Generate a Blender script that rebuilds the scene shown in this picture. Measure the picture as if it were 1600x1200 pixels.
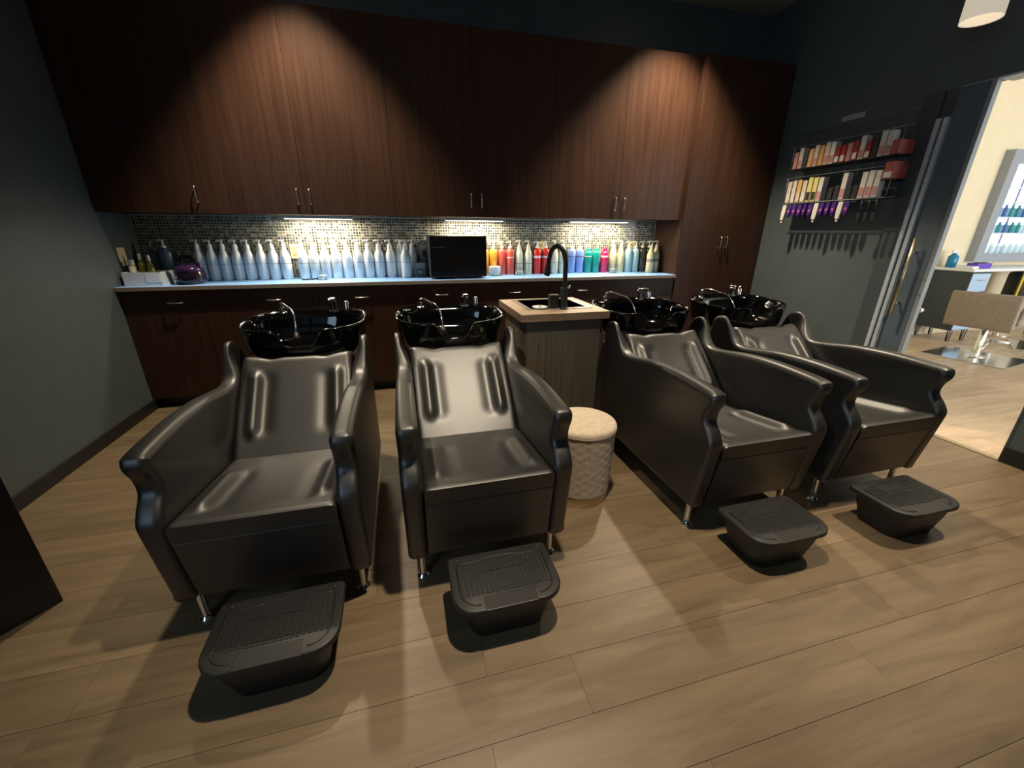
import bpy, bmesh, math, random
from mathutils import Vector, Matrix
random.seed(7)
S = bpy.context.scene
COL = S.collection
for o in list(bpy.data.objects): bpy.data.objects.remove(o)

# ------------------------------------------------------------------ camera
YAW, PIT, ROL, FPX = .2607, .3598, .006, 633.87
CAM = Vector((1.9022, -3.849, 1.2882))
fw = Vector((math.sin(YAW)*math.cos(PIT), math.cos(YAW)*math.cos(PIT), -math.sin(PIT)))
rt = Vector((math.cos(YAW), -math.sin(YAW), 0)); up = rt.cross(fw)
rt2 = rt*math.cos(ROL) + up*math.sin(ROL); up2 = up*math.cos(ROL) - rt*math.sin(ROL)
cd = bpy.data.cameras.new('camera'); cam = bpy.data.objects.new('camera', cd); COL.objects.link(cam)
cd.sensor_width = 36; cd.sensor_fit = 'HORIZONTAL'; cd.lens = FPX/1600*36; cd.clip_start = .02
m3 = Matrix((rt2, up2, -fw)).transposed()
cam.matrix_world = Matrix.Translation(CAM) @ m3.to_4x4()
S.camera = cam
# ------------------------------------------------------------------ world, light, exposure
def hexc(r, g, b, k=1.0):
    f = lambda c: (c/255/12.92 if c/255 <= .04045 else ((c/255+.055)/1.055)**2.4)*k
    return (f(r), f(g), f(b), 1)
W = bpy.data.worlds.new('world'); S.world = W; W.use_nodes = True
bg = W.node_tree.nodes['Background']; bg.inputs[0].default_value = (.75, .87, 1, 1); bg.inputs[1].default_value = 1.0
S.view_settings.view_transform = 'Standard'; S.view_settings.look = 'None'
S.view_settings.gamma = 1; S.view_settings.use_curve_mapping = False
S.view_settings.exposure = -.08
def area(name, loc, rot, sx, sy, power, col):
    l = bpy.data.lights.new(name, 'AREA'); l.shape = 'RECTANGLE'; l.size = sx; l.size_y = sy
    l.energy = power; l.color = col
    o = bpy.data.objects.new(name, l); COL.objects.link(o); o.location = loc; o.rotation_euler = rot
    return o
SALON_WIN, ROOM_FILL = 350, 26
# daylight in the storefront window of the next room, and blue fill in an added, unseen side window (behind the camera)
area('storefront_daylight', (9.6, -6.85, 1.75), (math.radians(90), 0, 0), 6.6, 2.3, SALON_WIN, (.86, .94, 1))
area('side_window_daylight', (-.05, -5.15, 1.7), (0, math.radians(-90), 0), 1.4, 1.7, ROOM_FILL, (.50, .75, 1))
DOWN = 300          # ceiling downlights over the wash line
DOWNS = [(1.36, -.80, 1.05), (4.10, -.80, 1.40), (2.40, -2.85, 1.25), (4.70, -2.75, 1.2)]
UCL = 10             # each under-cabinet strip

# ------------------------------------------------------------------ materials
def nmat(name):
    m = bpy.data.materials.new(name); m.use_nodes = True
    return m, m.node_tree, m.node_tree.nodes['Principled BSDF']
def mat(name, col, rough=.5, metal=0, spec=.5, noise=0, nscale=60, bump=0, bscale=300, emit=None, estr=0, trans=0, coat=0, ior=None, sheen=0, stretch=None):
    m, t, b = nmat(name)
    b.inputs['Base Color'].default_value = col; b.inputs['Roughness'].default_value = rough
    b.inputs['Metallic'].default_value = metal; b.inputs['Specular IOR Level'].default_value = spec
    b.inputs['Transmission Weight'].default_value = trans; b.inputs['Coat Weight'].default_value = coat; b.inputs['Coat Roughness'].default_value = .42
    b.inputs['Sheen Weight'].default_value = sheen
    if ior: b.inputs['IOR'].default_value = ior
    if emit: b.inputs['Emission Color'].default_value = emit; b.inputs['Emission Strength'].default_value = estr
    tc = t.nodes.new('ShaderNodeTexCoord')
    src = tc.outputs['Object']
    if stretch:
        mp = t.nodes.new('ShaderNodeMapping'); mp.inputs['Scale'].default_value = stretch
        t.links.new(src, mp.inputs[0]); src = mp.outputs[0]
    if noise:
        n = t.nodes.new('ShaderNodeTexNoise'); n.inputs['Scale'].default_value = nscale; n.inputs['Detail'].default_value = 4
        t.links.new(src, n.inputs['Vector'])
        r = t.nodes.new('ShaderNodeValToRGB')
        r.color_ramp.elements[0].position = .3; r.color_ramp.elements[1].position = .7
        r.color_ramp.elements[0].color = tuple(c*(1-noise) for c in col[:3])+(1,)
        r.color_ramp.elements[1].color = tuple(min(1, c*(1+noise)) for c in col[:3])+(1,)
        t.links.new(n.outputs[0], r.inputs[0]); t.links.new(r.outputs[0], b.inputs['Base Color'])
    if bump:
        n2 = t.nodes.new('ShaderNodeTexNoise'); n2.inputs['Scale'].default_value = bscale; n2.inputs['Detail'].default_value = 3
        t.links.new(tc.outputs['Object'], n2.inputs['Vector'])
        bp = t.nodes.new('ShaderNodeBump'); bp.inputs['Strength'].default_value = bump; bp.inputs['Distance'].default_value = .002
        t.links.new(n2.outputs[0], bp.inputs['Height']); t.links.new(bp.outputs[0], b.inputs['Normal'])
    return m
def woodmat(name, c0, c1, scale, rough, rand=.12, spec=.5, fine=8, bump=.05):
    """grain stretched by scale; per-object shift and tone"""
    m, t, b = nmat(name); N = t.nodes; L = t.links
    tc = N.new('ShaderNodeTexCoord'); oi = N.new('ShaderNodeObjectInfo')
    ad = N.new('ShaderNodeVectorMath'); ad.operation = 'ADD'
    ml = N.new('ShaderNodeVectorMath'); ml.operation = 'SCALE'; ml.inputs[0].default_value = (7, 13, 11)
    L.new(oi.outputs['Random'], ml.inputs['Scale']); L.new(tc.outputs['Object'], ad.inputs[0]); L.new(ml.outputs[0], ad.inputs[1])
    mp = N.new('ShaderNodeMapping'); mp.inputs['Scale'].default_value = scale; L.new(ad.outputs[0], mp.inputs[0])
    n = N.new('ShaderNodeTexNoise'); n.inputs['Scale'].default_value = 1; n.inputs['Detail'].default_value = fine; n.inputs['Roughness'].default_value = .62; n.inputs['Distortion'].default_value = .8
    L.new(mp.outputs[0], n.inputs['Vector'])
    r = N.new('ShaderNodeValToRGB'); e = r.color_ramp.elements; e[0].position = .28; e[1].position = .72; e[0].color = c0; e[1].color = c1
    L.new(n.outputs[0], r.inputs[0])
    mr = N.new('ShaderNodeMapRange'); mr.inputs[3].default_value = 1-rand; mr.inputs[4].default_value = 1+rand
    L.new(oi.outputs['Random'], mr.inputs[0])
    mx = N.new('ShaderNodeVectorMath'); mx.operation = 'SCALE'; L.new(r.outputs[0], mx.inputs[0]); L.new(mr.outputs[0], mx.inputs['Scale'])
    L.new(mx.outputs[0], b.inputs['Base Color'])
    b.inputs['Roughness'].default_value = rough; b.inputs['Specular IOR Level'].default_value = spec
    bp = N.new('ShaderNodeBump'); bp.inputs['Strength'].default_value = bump; bp.inputs['Distance'].default_value = .002
    L.new(n.outputs[0], bp.inputs['Height']); L.new(bp.outputs[0], b.inputs['Normal'])
    return m
M = {}
M['wall'] = mat('dark_wall_paint', (.074, .094, .098, 1), .5, noise=.06, nscale=9, bump=.12, bscale=260)
M['ceiling'] = mat('ceiling_paint', (.30, .29, .24, 1), .8, noise=.05, nscale=12)
M['beige'] = mat('beige_wall_paint', (.80, .68, .47, 1), .75, noise=.03, nscale=6)
M['base'] = mat('black_baseboard', (.010, .010, .010, 1), .45, noise=.1)
M['cab'] = woodmat('espresso_veneer', (.032, .0140, .0080, 1), (.066, .0310, .0175, 1), (38, 38, 1.6), .38, spec=.28, rand=.05, bump=.04)
M['cabdark'] = mat('cabinet_carcass', (.012, .007, .005, 1), .5, noise=.2, nscale=8)
M['floor'] = woodmat('brown_vinyl_plank', (.122, .084, .048, 1), (.222, .160, .094, 1), (1.7, 15, 4), .42, rand=.06, bump=.05)
M['floor2'] = woodmat('light_vinyl_plank', (.42, .30, .19, 1), (.64, .49, .34, 1), (1.7, 15, 4), .40, rand=.16, bump=.05)  # same plank as the wash room, paler colour stands in for bright daylight
M['sub'] = mat('floor_gap', (.06, .042, .028, 1), .8, noise=.1)
M['leather'] = mat('black_vinyl', (.0045, .0043, .0039, 1), .46, coat=.4, spec=.95, bump=.10, bscale=420, noise=.15, nscale=30)
M['plastic'] = mat('black_plastic', (.016, .0155, .0145, 1), .48, bump=.15, bscale=500, noise=.1)
M['ceramic'] = mat('black_ceramic', (.0022, .0022, .0022, 1), .06, spec=.6, noise=.1)
M['chrome'] = mat('chrome', (.82, .82, .80, 1), .12, metal=1, noise=.03)
M['steel'] = mat('brushed_steel', (.72, .71, .69, 1), .28, metal=1, noise=.05, stretch=(1, 1, 20))
M['alu'] = mat('aluminium', (.50, .56, .62, 1), .42, metal=.25, noise=.08, nscale=40)
M['brass'] = mat('pale_gold_metal', (.62, .50, .32, 1), .32, metal=1, noise=.05)
M['matteblack'] = mat('matte_black_metal', (.011, .011, .011, 1), .42, noise=.1)
M['quartz'] = mat('pale_blue_white_counter', (.26, .50, .95, 1), .25, noise=.03, nscale=90)  # white counter, the bluish light on its top put into the colour
M['quartz_edge'] = mat('counter_edge_strip', (.26, .22, .19, 1), .5, noise=.12, nscale=120)  # front edge of the white counter, its warm shade painted as grey-brown
M['grout'] = mat('pale_grout', (.55, .53, .46, 1), .8, noise=.06, nscale=200)
M['velvet'] = mat('beige_velvet', (.50, .41, .30, 1), .85, noise=.14, nscale=45, bump=.2, bscale=150, sheen=.4)
M['sinkwood'] = woodmat('grey_brown_laminate', (.062, .052, .038, 1), (.115, .098, .072, 1), (60, 60, 2), .5, rand=.02)
M['sinktop'] = woodmat('pale_wood_top', (.36, .26, .18, 1), (.60, .46, .33, 1), (4, 40, 40), .42, rand=.02)
M['sinkedge'] = woodmat('brown_top_edge', (.13, .085, .055, 1), (.27, .185, .12, 1), (5, 40, 60), .5, rand=.02)
M['sinkframe'] = mat('pale_steel_rim', (.60, .56, .50, 1), .3, metal=.7, noise=.04)
M['whiteplastic'] = mat('white_plastic', (.80, .82, .82, 1), .35, noise=.02)
M['cream'] = mat('cream_plastic', (.75, .66, .42, 1), .45, noise=.04)
M['lampglow'] = mat('lamp_diffuser', (1, .9, .7, 1), .5, emit=(1, .83, .56, 1), estr=6, noise=.01)
M['downglow'] = mat('downlight_lens', (1, .9, .7, 1), .5, emit=(1, .82, .58, 1), estr=12, noise=.01)
M['darkglass'] = mat('dark_tinted_glass', (.085, .118, .145, 1), .25, spec=.6, noise=.15, nscale=3)  # bluish ambient light mixed into the base colour
M['doorframe'] = mat('black_door_frame', (.050, .064, .072, 1), .4, noise=.1)
M['glass'] = mat('clear_glass', (.95, .98, 1, 1), .05, trans=1, ior=1.45, noise=.01)
M['wire'] = mat('dark_wire', (.22, .24, .24, 1), .4, metal=.3, noise=.1)
M['slate'] = mat('slate_laminate', (.030, .044, .052, 1), .5, noise=.1, nscale=15)
M['paleblue'] = mat('pale_blue_laminate', (.42, .55, .72, 1), .35, noise=.05)
M['greyframe'] = mat('grey_frame', (.30, .33, .38, 1), .5, noise=.08)
M['taupe'] = mat('taupe_upholstery', (.30, .245, .19, 1), .65, noise=.10, nscale=40, bump=.1)
M['skyglow'] = mat('bright_backing', (.9, .95, 1, 1), .5, emit=(.86, .95, 1, 1), estr=1.3, noise=.02)  # glow stands in for bright windows reflected in the salon mirror
M['shade'] = mat('linen_shade', (.72, .66, .55, 1), .8, noise=.08, nscale=90, bump=.2, emit=(1, .86, .66, 1), estr=.5)

# ------------------------------------------------------------------ mesh helpers
def link(name, V, F, m, parent=None, smooth=False, at=(0, 0, 0), auto=None):
    me = bpy.data.meshes.new(name); me.from_pydata([tuple(v) for v in V], [], F); me.update()
    if smooth: me.polygons.foreach_set('use_smooth', [True]*len(me.polygons))
    if auto: me.set_sharp_from_angle(angle=math.radians(auto))
    me.materials.append(m)
    o = bpy.data.objects.new(name, me); COL.objects.link(o); o.location = at
    if parent: o.parent = parent
    return o
class G:
    """collects geometry of ONE part"""
    def __init__(s): s.V = []; s.F = []
    def add(s, V, F):
        n = len(s.V); s.V += [Vector(v) for v in V]; s.F += [tuple(i+n for i in f) for f in F]; return s
    def box(s, a, b, bev=0):
        x0, y0, z0 = a; x1, y1, z1 = b
        if bev <= 0:
            return s.add([(x0,y0,z0),(x1,y0,z0),(x1,y1,z0),(x0,y1,z0),(x0,y0,z1),(x1,y0,z1),(x1,y1,z1),(x0,y1,z1)],
                         [(0,3,2,1),(4,5,6,7),(0,1,5,4),(1,2,6,5),(2,3,7,6),(3,0,4,7)])
        bm = bmesh.new(); bmesh.ops.create_cube(bm, size=1)
        for v in bm.verts: v.co = Vector(((x0+x1)/2+v.co.x*(x1-x0), (y0+y1)/2+v.co.y*(y1-y0), (z0+z1)/2+v.co.z*(z1-z0)))
        bmesh.ops.bevel(bm, geom=bm.edges[:], offset=bev, segments=2, affect='EDGES', profile=.5)
        bm.verts.index_update(); s.add([v.co.copy() for v in bm.verts], [[v.index for v in f.verts] for f in bm.faces]); bm.free(); return s
    def loft(s, rings, cap0=True, cap1=True):
        n = len(rings[0]); V = [p for r in rings for p in r]; F = []
        for k in range(len(rings)-1):
            for i in range(n):
                j = (i+1) % n; F.append((k*n+i, k*n+j, (k+1)*n+j, (k+1)*n+i))
        if cap0: F.append(tuple(reversed(range(n))))
        if cap1: F.append(tuple((len(rings)-1)*n+i for i in range(n)))
        return s.add(V, F)
    def lathe(s, prof, c=(0, 0, 0), n=24, sx=1, sy=1):
        return s.loft([[(c[0]+r*math.cos(2*math.pi*i/n)*sx, c[1]+r*math.sin(2*math.pi*i/n)*sy, c[2]+z) for i in range(n)] for r, z in prof])
    def tube(s, path, r, n=8):
        P = [Vector(p) for p in path]; rings = []; ref = None
        for i, p in enumerate(P):
            t = (P[min(i+1, len(P)-1)] - P[max(i-1, 0)]).normalized()
            if ref is None: ref = t.orthogonal().normalized()
            u = (ref - t*ref.dot(t)).normalized(); ref = u; w = t.cross(u)
            rr = r[i] if isinstance(r, (list, tuple)) else r
            rings.append([p + u*rr*math.cos(2*math.pi*k/n) + w*rr*math.sin(2*math.pi*k/n) for k in range(n)])
        return s.loft(rings)
    def move(s, d):
        d = Vector(d); s.V = [v+d for v in s.V]; return s
    def xf(s, mtx):
        s.V = [mtx @ v for v in s.V]; return s
    def obj(s, name, m, parent=None, smooth=False, at=(0, 0, 0), auto=None):
        return link(name, s.V, s.F, m, parent, smooth, at, auto)
def tag(o, label=None, cat=None, group=None, kind=None):
    if label: o['label'] = label
    if cat: o['category'] = cat
    if group: o['group'] = group
    if kind: o['kind'] = kind
    return o
def thing(name, label, cat, loc=(0, 0, 0), rz=0, group=None):
    o = bpy.data.objects.new(name, None); COL.objects.link(o); o.location = loc; o.rotation_euler = (0, 0, rz)
    o.empty_display_size = .1
    return tag(o, label, cat, group)
KIDS = lambda o: [c for c in bpy.data.objects if c.parent == o]
def copy_tree(o, parent=None):
    c = o.copy(); COL.objects.link(c); c.parent = parent
    for ch in KIDS(o): copy_tree(ch, c)
    return c
def struct(name, g, m, parent=None, **k):
    o = g.obj(name, m, parent, **k)
    if parent is None: o['kind'] = 'structure'
    return o
def catmull(P, k=6, closed=False):
    P = [Vector(p) for p in P]; n = len(P); out = []
    for i in range(n if closed else n-1):
        a = P[(i-1) % n] if closed or i > 0 else P[0]; b = P[i]; c = P[(i+1) % n]; d = P[(i+2) % n] if closed or i+2 < n else P[-1]
        for j in range(k):
            t = j/k
            out.append(.5*((2*b)+(c-a)*t+(2*a-5*b+4*c-d)*t*t+(3*b-a-3*c+d)*t*t*t))
    if not closed: out.append(P[-1])
    return out
def offset_poly(P, d):
    """inset a closed 2D polygon (counter-clockwise) by d"""
    n = len(P); out = []
    for i in range(n):
        a, b, c = P[i-1], P[i], P[(i+1) % n]
        t = (c-a); t = t.normalized() if t.length > 1e-9 else Vector((1, 0))
        out.append(b + Vector((-t.y, t.x))*d)
    return out
def area2(P): return sum(P[i-1].x*P[i].y-P[i].x*P[i-1].y for i in range(len(P)))/2
def rounded_extrude(g, prof, lo, hi, r, put, segs=4):
    """prof: 2D closed outline; extruded lo..hi with rounded rims; put(u,v,w)->3D"""
    P = [Vector(p) for p in prof]
    if area2(P) < 0: P.reverse()
    rings = []
    for k in range(segs+1):
        a = math.pi/2*k/segs
        Q = offset_poly(P, r*(1-math.sin(a))); rings.append([put(q.x, q.y, lo+r*(1-math.cos(a))) for q in Q])
    for k in range(segs+1):
        a = math.pi/2*(1-k/segs)
        Q = offset_poly(P, r*(1-math.sin(a))); rings.append([put(q.x, q.y, hi-r*(1-math.cos(a))) for q in Q])
    return g.loft(rings)
def smooth01(x): x = max(0, min(1, x)); return x*x*(3-2*x)
ORD = 'first second third fourth fifth sixth seventh eighth ninth tenth eleventh twelfth thirteenth fourteenth fifteenth sixteenth seventeenth eighteenth nineteenth twentieth'.split()

# ------------------------------------------------------------------ room shell
XR, ZC, YF = 5.319, 3.115, -6.2
XT, YT, YU, YB = 4.409, -.4215, -.372, -.41      # tall cabinet left, tall front, upper front, base front
ZU0, ZU1, ZK = 1.393, 2.627, .914
sub = struct('floor', G().box((-.1, YF, -.06), (XR, .1, -.004)), M['sub'])
struct('wall_left', G().box((-.12, -4.25, -.06), (0, .12, ZC)).box((-.12, YF, -.06), (0, -6.05, ZC)).box((-.12, -6.05, -.06), (0, -4.25, .95)).box((-.12, -6.05, 2.45), (0, -4.25, ZC)), M['wall'])
wb = struct('wall_back', G().box((0, 0, -.06), (XR, .12, ZC)), M['wall'])
D0, D1, DT = -1.50, -2.53, 2.135                 # door opening in the right wall
wr = struct('wall_right', G().box((XR, D0, -.06), (XR+.12, .12, ZC)).box((XR, YF, -.06), (XR+.12, D1, ZC)).box((XR, D1, DT), (XR+.12, D0, ZC)), M['wall'])
struct('wall_front', G().box((-.12, YF-.12, -.06), (XR+.12, YF, ZC)), M['wall'])
g = G()
for y in (-6.05, -5.175, -4.30): g.box((-.10, y, .95), (-.06, y+.05, 2.45))
g.box((-.10, -6.0, .95), (-.06, -4.30, 1.0)).box((-.10, -6.0, 2.40), (-.06, -4.30, 2.45)); struct('window_1', g, M['alu'])  # unseen window, added to carry the blue fill on the walls
struct('ceiling', G().box((-.12, YF-.12, ZC), (XR+.12, .12, ZC+.1)), M['ceiling'])
struct('baseboard_left', G().box((0, YF, 0), (.013, -.352, .078), .003), M['base'])
bbr = struct('baseboard_right', G().box((XR-.013, D0+.01, 0), (XR, YT-.005, .078), .003), M['base'])
struct('baseboard_door', G().box((XR-.013, YF, 0), (XR, D1-.005, .10), .003), M['base'])

def lay_planks(parent, x0, x1, y_hi, y_lo, m, w=.1765, L=1.22, y_ref=-3.005):
    k0 = math.ceil((y_hi-y_ref)/w); meshes = {}
    y = y_ref + k0*w; row = 0
    while y > y_lo:
        a, b = max(y-w, y_lo), min(y, y_hi)
        x = x0 - random.choice([0, .31, .62, .93]) - random.random()*.2
        while x < x1:
            xa, xb = max(x, x0), min(x+L, x1)
            if xb-xa > .02 and b-a > .02:
                key = (round(xb-xa, 3), round(b-a, 3))
                if key not in meshes:
                    g = G(); hx, hy = key[0]/2-.0004, key[1]/2-.0004
                    g.box((-hx, -hy, -.004), (hx, hy, 0)); o = g.obj('plank', m, parent); meshes[key] = o.data
                else:
                    o = bpy.data.objects.new('plank', meshes[key]); COL.objects.link(o); o.parent = parent
                o.location = ((xa+xb)/2, (a+b)/2, 0)
            x += L
        y -= w; row += 1
lay_planks(sub, 0, XR, 0, -4.6, M['floor'])
link('plank_field', [(0, YF, -.001), (XR, YF, -.001), (XR, -4.6, -.001), (0, -4.6, -.001)], [(0, 1, 2, 3)], M['floor'], sub)['kind'] = 'stuff'

# mosaic backsplash: thousands of 21 mm glass tiles, one joined part
def mosaic():
    g = G().box((0.0, -.006, ZK), (XT-.002, 0, ZU0)); g.obj('grout', M['grout'], wb)
    m, t, b = nmat('mosaic_glass'); at = t.nodes.new('ShaderNodeAttribute'); at.attribute_name = 'tone'
    t.links.new(at.outputs['Color'], b.inputs['Base Color']); b.inputs['Roughness'].default_value = .16
    V = []; F = []; C = []; p = .0213; q = .0088
    pal = [(.045,.05,.045),(.085,.085,.075),(.14,.135,.11),(.03,.034,.034),(.20,.185,.15),(.30,.27,.21),(.055,.045,.035),(.10,.11,.10)]
    nx, nz = int((XT-.01)/p), int((ZU0-ZK)/p)
    for i in range(nx):
        for k in range(nz):
            cx, cz = .008+p*(i+.5), ZK+.004+p*(k+.5); n = len(V); e = .0015; y0, y1 = -.0045, -.0095
            for (s, yy) in ((q, y0), (q-e, y1)):
                V += [(cx-s, yy, cz-s), (cx+s, yy, cz-s), (cx+s, yy, cz+s), (cx-s, yy, cz+s)]
            F += [(n+4, n+5, n+6, n+7)] + [(n+a, n+(a+1) % 4, n+4+(a+1) % 4, n+4+a) for a in range(4)]
            c = random.choice(pal); j = .8+random.random()*.4; C += [(c[0]*j, c[1]*j, c[2]*j, 1)]*5
    o = link('mosaic_tiles', V, F, m, wb); o['kind'] = 'stuff'
    a = o.data.attributes.new('tone', 'FLOAT_COLOR', 'FACE')
    a.data.foreach_set('color', [v for c in C for v in c])
mosaic()

# ------------------------------------------------------------------ cabinets
def pull(parent, c, length, axis, off=.028):
    """slim bar pull on a front at c (centre on the face, facing -y)"""
    g = G(); x, y, z = c; h = length/2
    if axis == 'z': P = [(x, y, z-h+.012), (x, y-off*.7, z-h+.004), (x, y-off, z-h+.016), (x, y-off, z+h-.016), (x, y-off*.7, z+h-.004), (x, y, z+h-.012)]
    else: P = [(x-h+.012, y, z), (x-h+.004, y-off*.7, z), (x-h+.016, y-off, z), (x+h-.016, y-off, z), (x+h-.004, y-off*.7, z), (x+h-.012, y, z)]
    g.tube(P, .0042, 8); return g.obj('handle', M['steel'], parent, smooth=True)
def door(root, name, x0, x1, z0, z1, yf, r0):
    g = G().box((x0+.0010, yf, z0+.0010), (x1-.0010, yf+.019, z1-.0010), .0006).move(-Vector(r0))
    return g.obj(name, M['cab'], root)
MOD = [(0.003, .651, 1), (.651, 1.901, 2), (1.901, 3.151, 2), (3.151, XT-.003, 2)]
ULAB = ['narrow dark brown wall cabinet with a single door against left wall', 'dark brown two-door wall cabinet above the long row of white bottles',
        'dark brown two-door wall cabinet above the black towel warmer', 'dark brown two-door wall cabinet beside the tall cabinet, above coloured bottles']
for (x0, x1, n), lab in zip(MOD, ULAB):
    r0 = ((x0+x1)/2, YU/2, ZU0); r = thing('wall_cabinet', lab, 'cabinet', r0, group='dark brown wall cabinets')
    G().box((x0+.0005, YU+.0195, ZU0), (x1-.0005, -.001, ZU1)).move(-Vector(r0)).obj('body', M['cabdark'], r)
    for k in range(n):
        a, b = x0+(x1-x0)*k/n, x0+(x1-x0)*(k+1)/n
        d = door(r, 'door', a, b, ZU0, ZU1, YU, r0)
        hx = b-.042 if (n == 1 or k == 0) else a+.042
        pull(d, (hx-r0[0], YU-r0[1], 1.512-r0[2]), .112, 'z')
BLAB = ['narrow dark base cabinet with one drawer beside left wall', 'dark base cabinet with two drawers behind the leftmost wash chair',
        'dark base cabinet with two drawers below the black towel warmer', 'dark base cabinet with two drawers beside the tall cabinet']
for (x0, x1, n), lab in zip(MOD, BLAB):
    r0 = ((x0+x1)/2, -.2, 0); r = thing('base_cabinet', lab, 'cabinet', r0, group='dark brown base cabinets')
    G().box((x0+.0005, YB+.0195, .078), (x1-.0005, -.001, .884)).move(-Vector(r0)).obj('body', M['cabdark'], r)
    G().box((x0+.0005, -.352, 0), (x1-.0005, -.30, .078)).move(-Vector(r0)).obj('toe_kick', M['base'], r)
    for k in range(n):
        a, b = x0+(x1-x0)*k/n, x0+(x1-x0)*(k+1)/n
        d = door(r, 'drawer', a, b, .722, .880, YB, r0); pull(d, ((a+b)/2-r0[0], YB-r0[1], .797-r0[2]), .108, 'x')
        door(r, 'door', a, b, .08, .720, YB, r0)
r0 = ((XT+XR)/2, -.2, 0); r = thing('tall_cabinet', 'tall dark brown two-door cabinet in the right corner', 'cabinet', r0)
G().box((XT+.0005, YT+.0195, .078), (XR-.004, -.001, ZU1)).move(-Vector(r0)).obj('body', M['cab'], r)
G().box((XT+.01, YT+.06, 0), (XR-.004, -.2, .078)).move(-Vector(r0)).obj('toe_kick', M['base'], r)
G().box((XT+.0002, YT+.010, .078), (XT+.006, YT+.0195, ZU1)).move(-Vector(r0)).obj('edge_strip', M['cab'], r)
xm = 4.868
for a, b, hx in ((XT+.004, xm, xm-.033), (xm, XR-.006, xm+.033)):
    d = door(r, 'door', a, b, .08, ZU1, YT, r0); pull(d, (hx-r0[0], YT-r0[1], 1.20), .112, 'z')
r0 = (2.2, -.2, .885); r = thing('countertop', 'long pale blue-white countertop carrying the shampoo bottles', 'countertop', r0)
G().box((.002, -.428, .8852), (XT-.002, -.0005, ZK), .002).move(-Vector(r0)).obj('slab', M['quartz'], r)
G().box((.002, -.437, .8852), (XT-.002, -.428, ZK-.001), .002).move(-Vector(r0)).obj('front_edge', M['quartz_edge'], r)

# under-cabinet strip lights
for (a, b), lab in zip(((1.07, 1.565), (2.30, 2.80), (3.44, 4.00)), ('glowing strip light under the cabinet over the white bottles', 'glowing strip light under the cabinet over the black towel warmer', 'glowing strip light under the cabinet nearest the tall cabinet')):
    r0 = ((a+b)/2, -.14, ZU0); r = thing('under_cabinet_light', lab, 'light', r0, group='under-cabinet lights')
    G().box((-(b-a)/2, -.05, -.022), ((b-a)/2, .05, -.0005), .003).obj('housing', M['alu'], r)
    G().box((-(b-a)/2+.01, -.042, -.026), ((b-a)/2-.01, .042, -.0222)).obj('diffuser', M['lampglow'], r)
    l = bpy.data.lights.new('strip_glow', 'AREA'); l.shape = 'RECTANGLE'; l.size = b-a-.03; l.size_y = .07; l.energy = UCL; l.color = (1, .87, .62)
    o = bpy.data.objects.new('strip_glow', l); COL.objects.link(o); o.location = (r0[0], -.14, ZU0-.028)
# ceiling downlights over the wash line
for i, (x, y, k) in enumerate(DOWNS):
    r = thing('downlight', ['recessed ceiling downlight by the wall cabinets over the leftmost wash chair', 'recessed ceiling downlight by the wall cabinets over the rightmost wash chairs', 'recessed ceiling downlight above the foot rests in mid-room', 'recessed ceiling downlight before the doorway'][i], 'light', (x, y, ZC), group='recessed downlights')
    G().loft([[((rr)*math.cos(2*math.pi*j/24), rr*math.sin(2*math.pi*j/24), z) for j in range(24)] for rr, z in ((.085, -.0005), (.085, -.008), (.062, -.008), (.058, -.0005))], False, False).obj('trim_ring', M['whiteplastic'], r, True)
    G().lathe([(.001, -.001), (.057, -.001), (.057, -.003), (.001, -.003)]).obj('lens', M['downglow'], r)
    l = bpy.data.lights.new('downlight_beam', 'SPOT'); l.energy = DOWN*k; l.color = (1, .84, .62); l.spot_size = math.radians((84, 91, 80, 72)[i]); l.spot_blend = (.62 if i < 2 else 1); l.shadow_soft_size = .045
    o = bpy.data.objects.new('downlight_beam', l); COL.objects.link(o); o.location = (x, y, ZC-.02)

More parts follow.
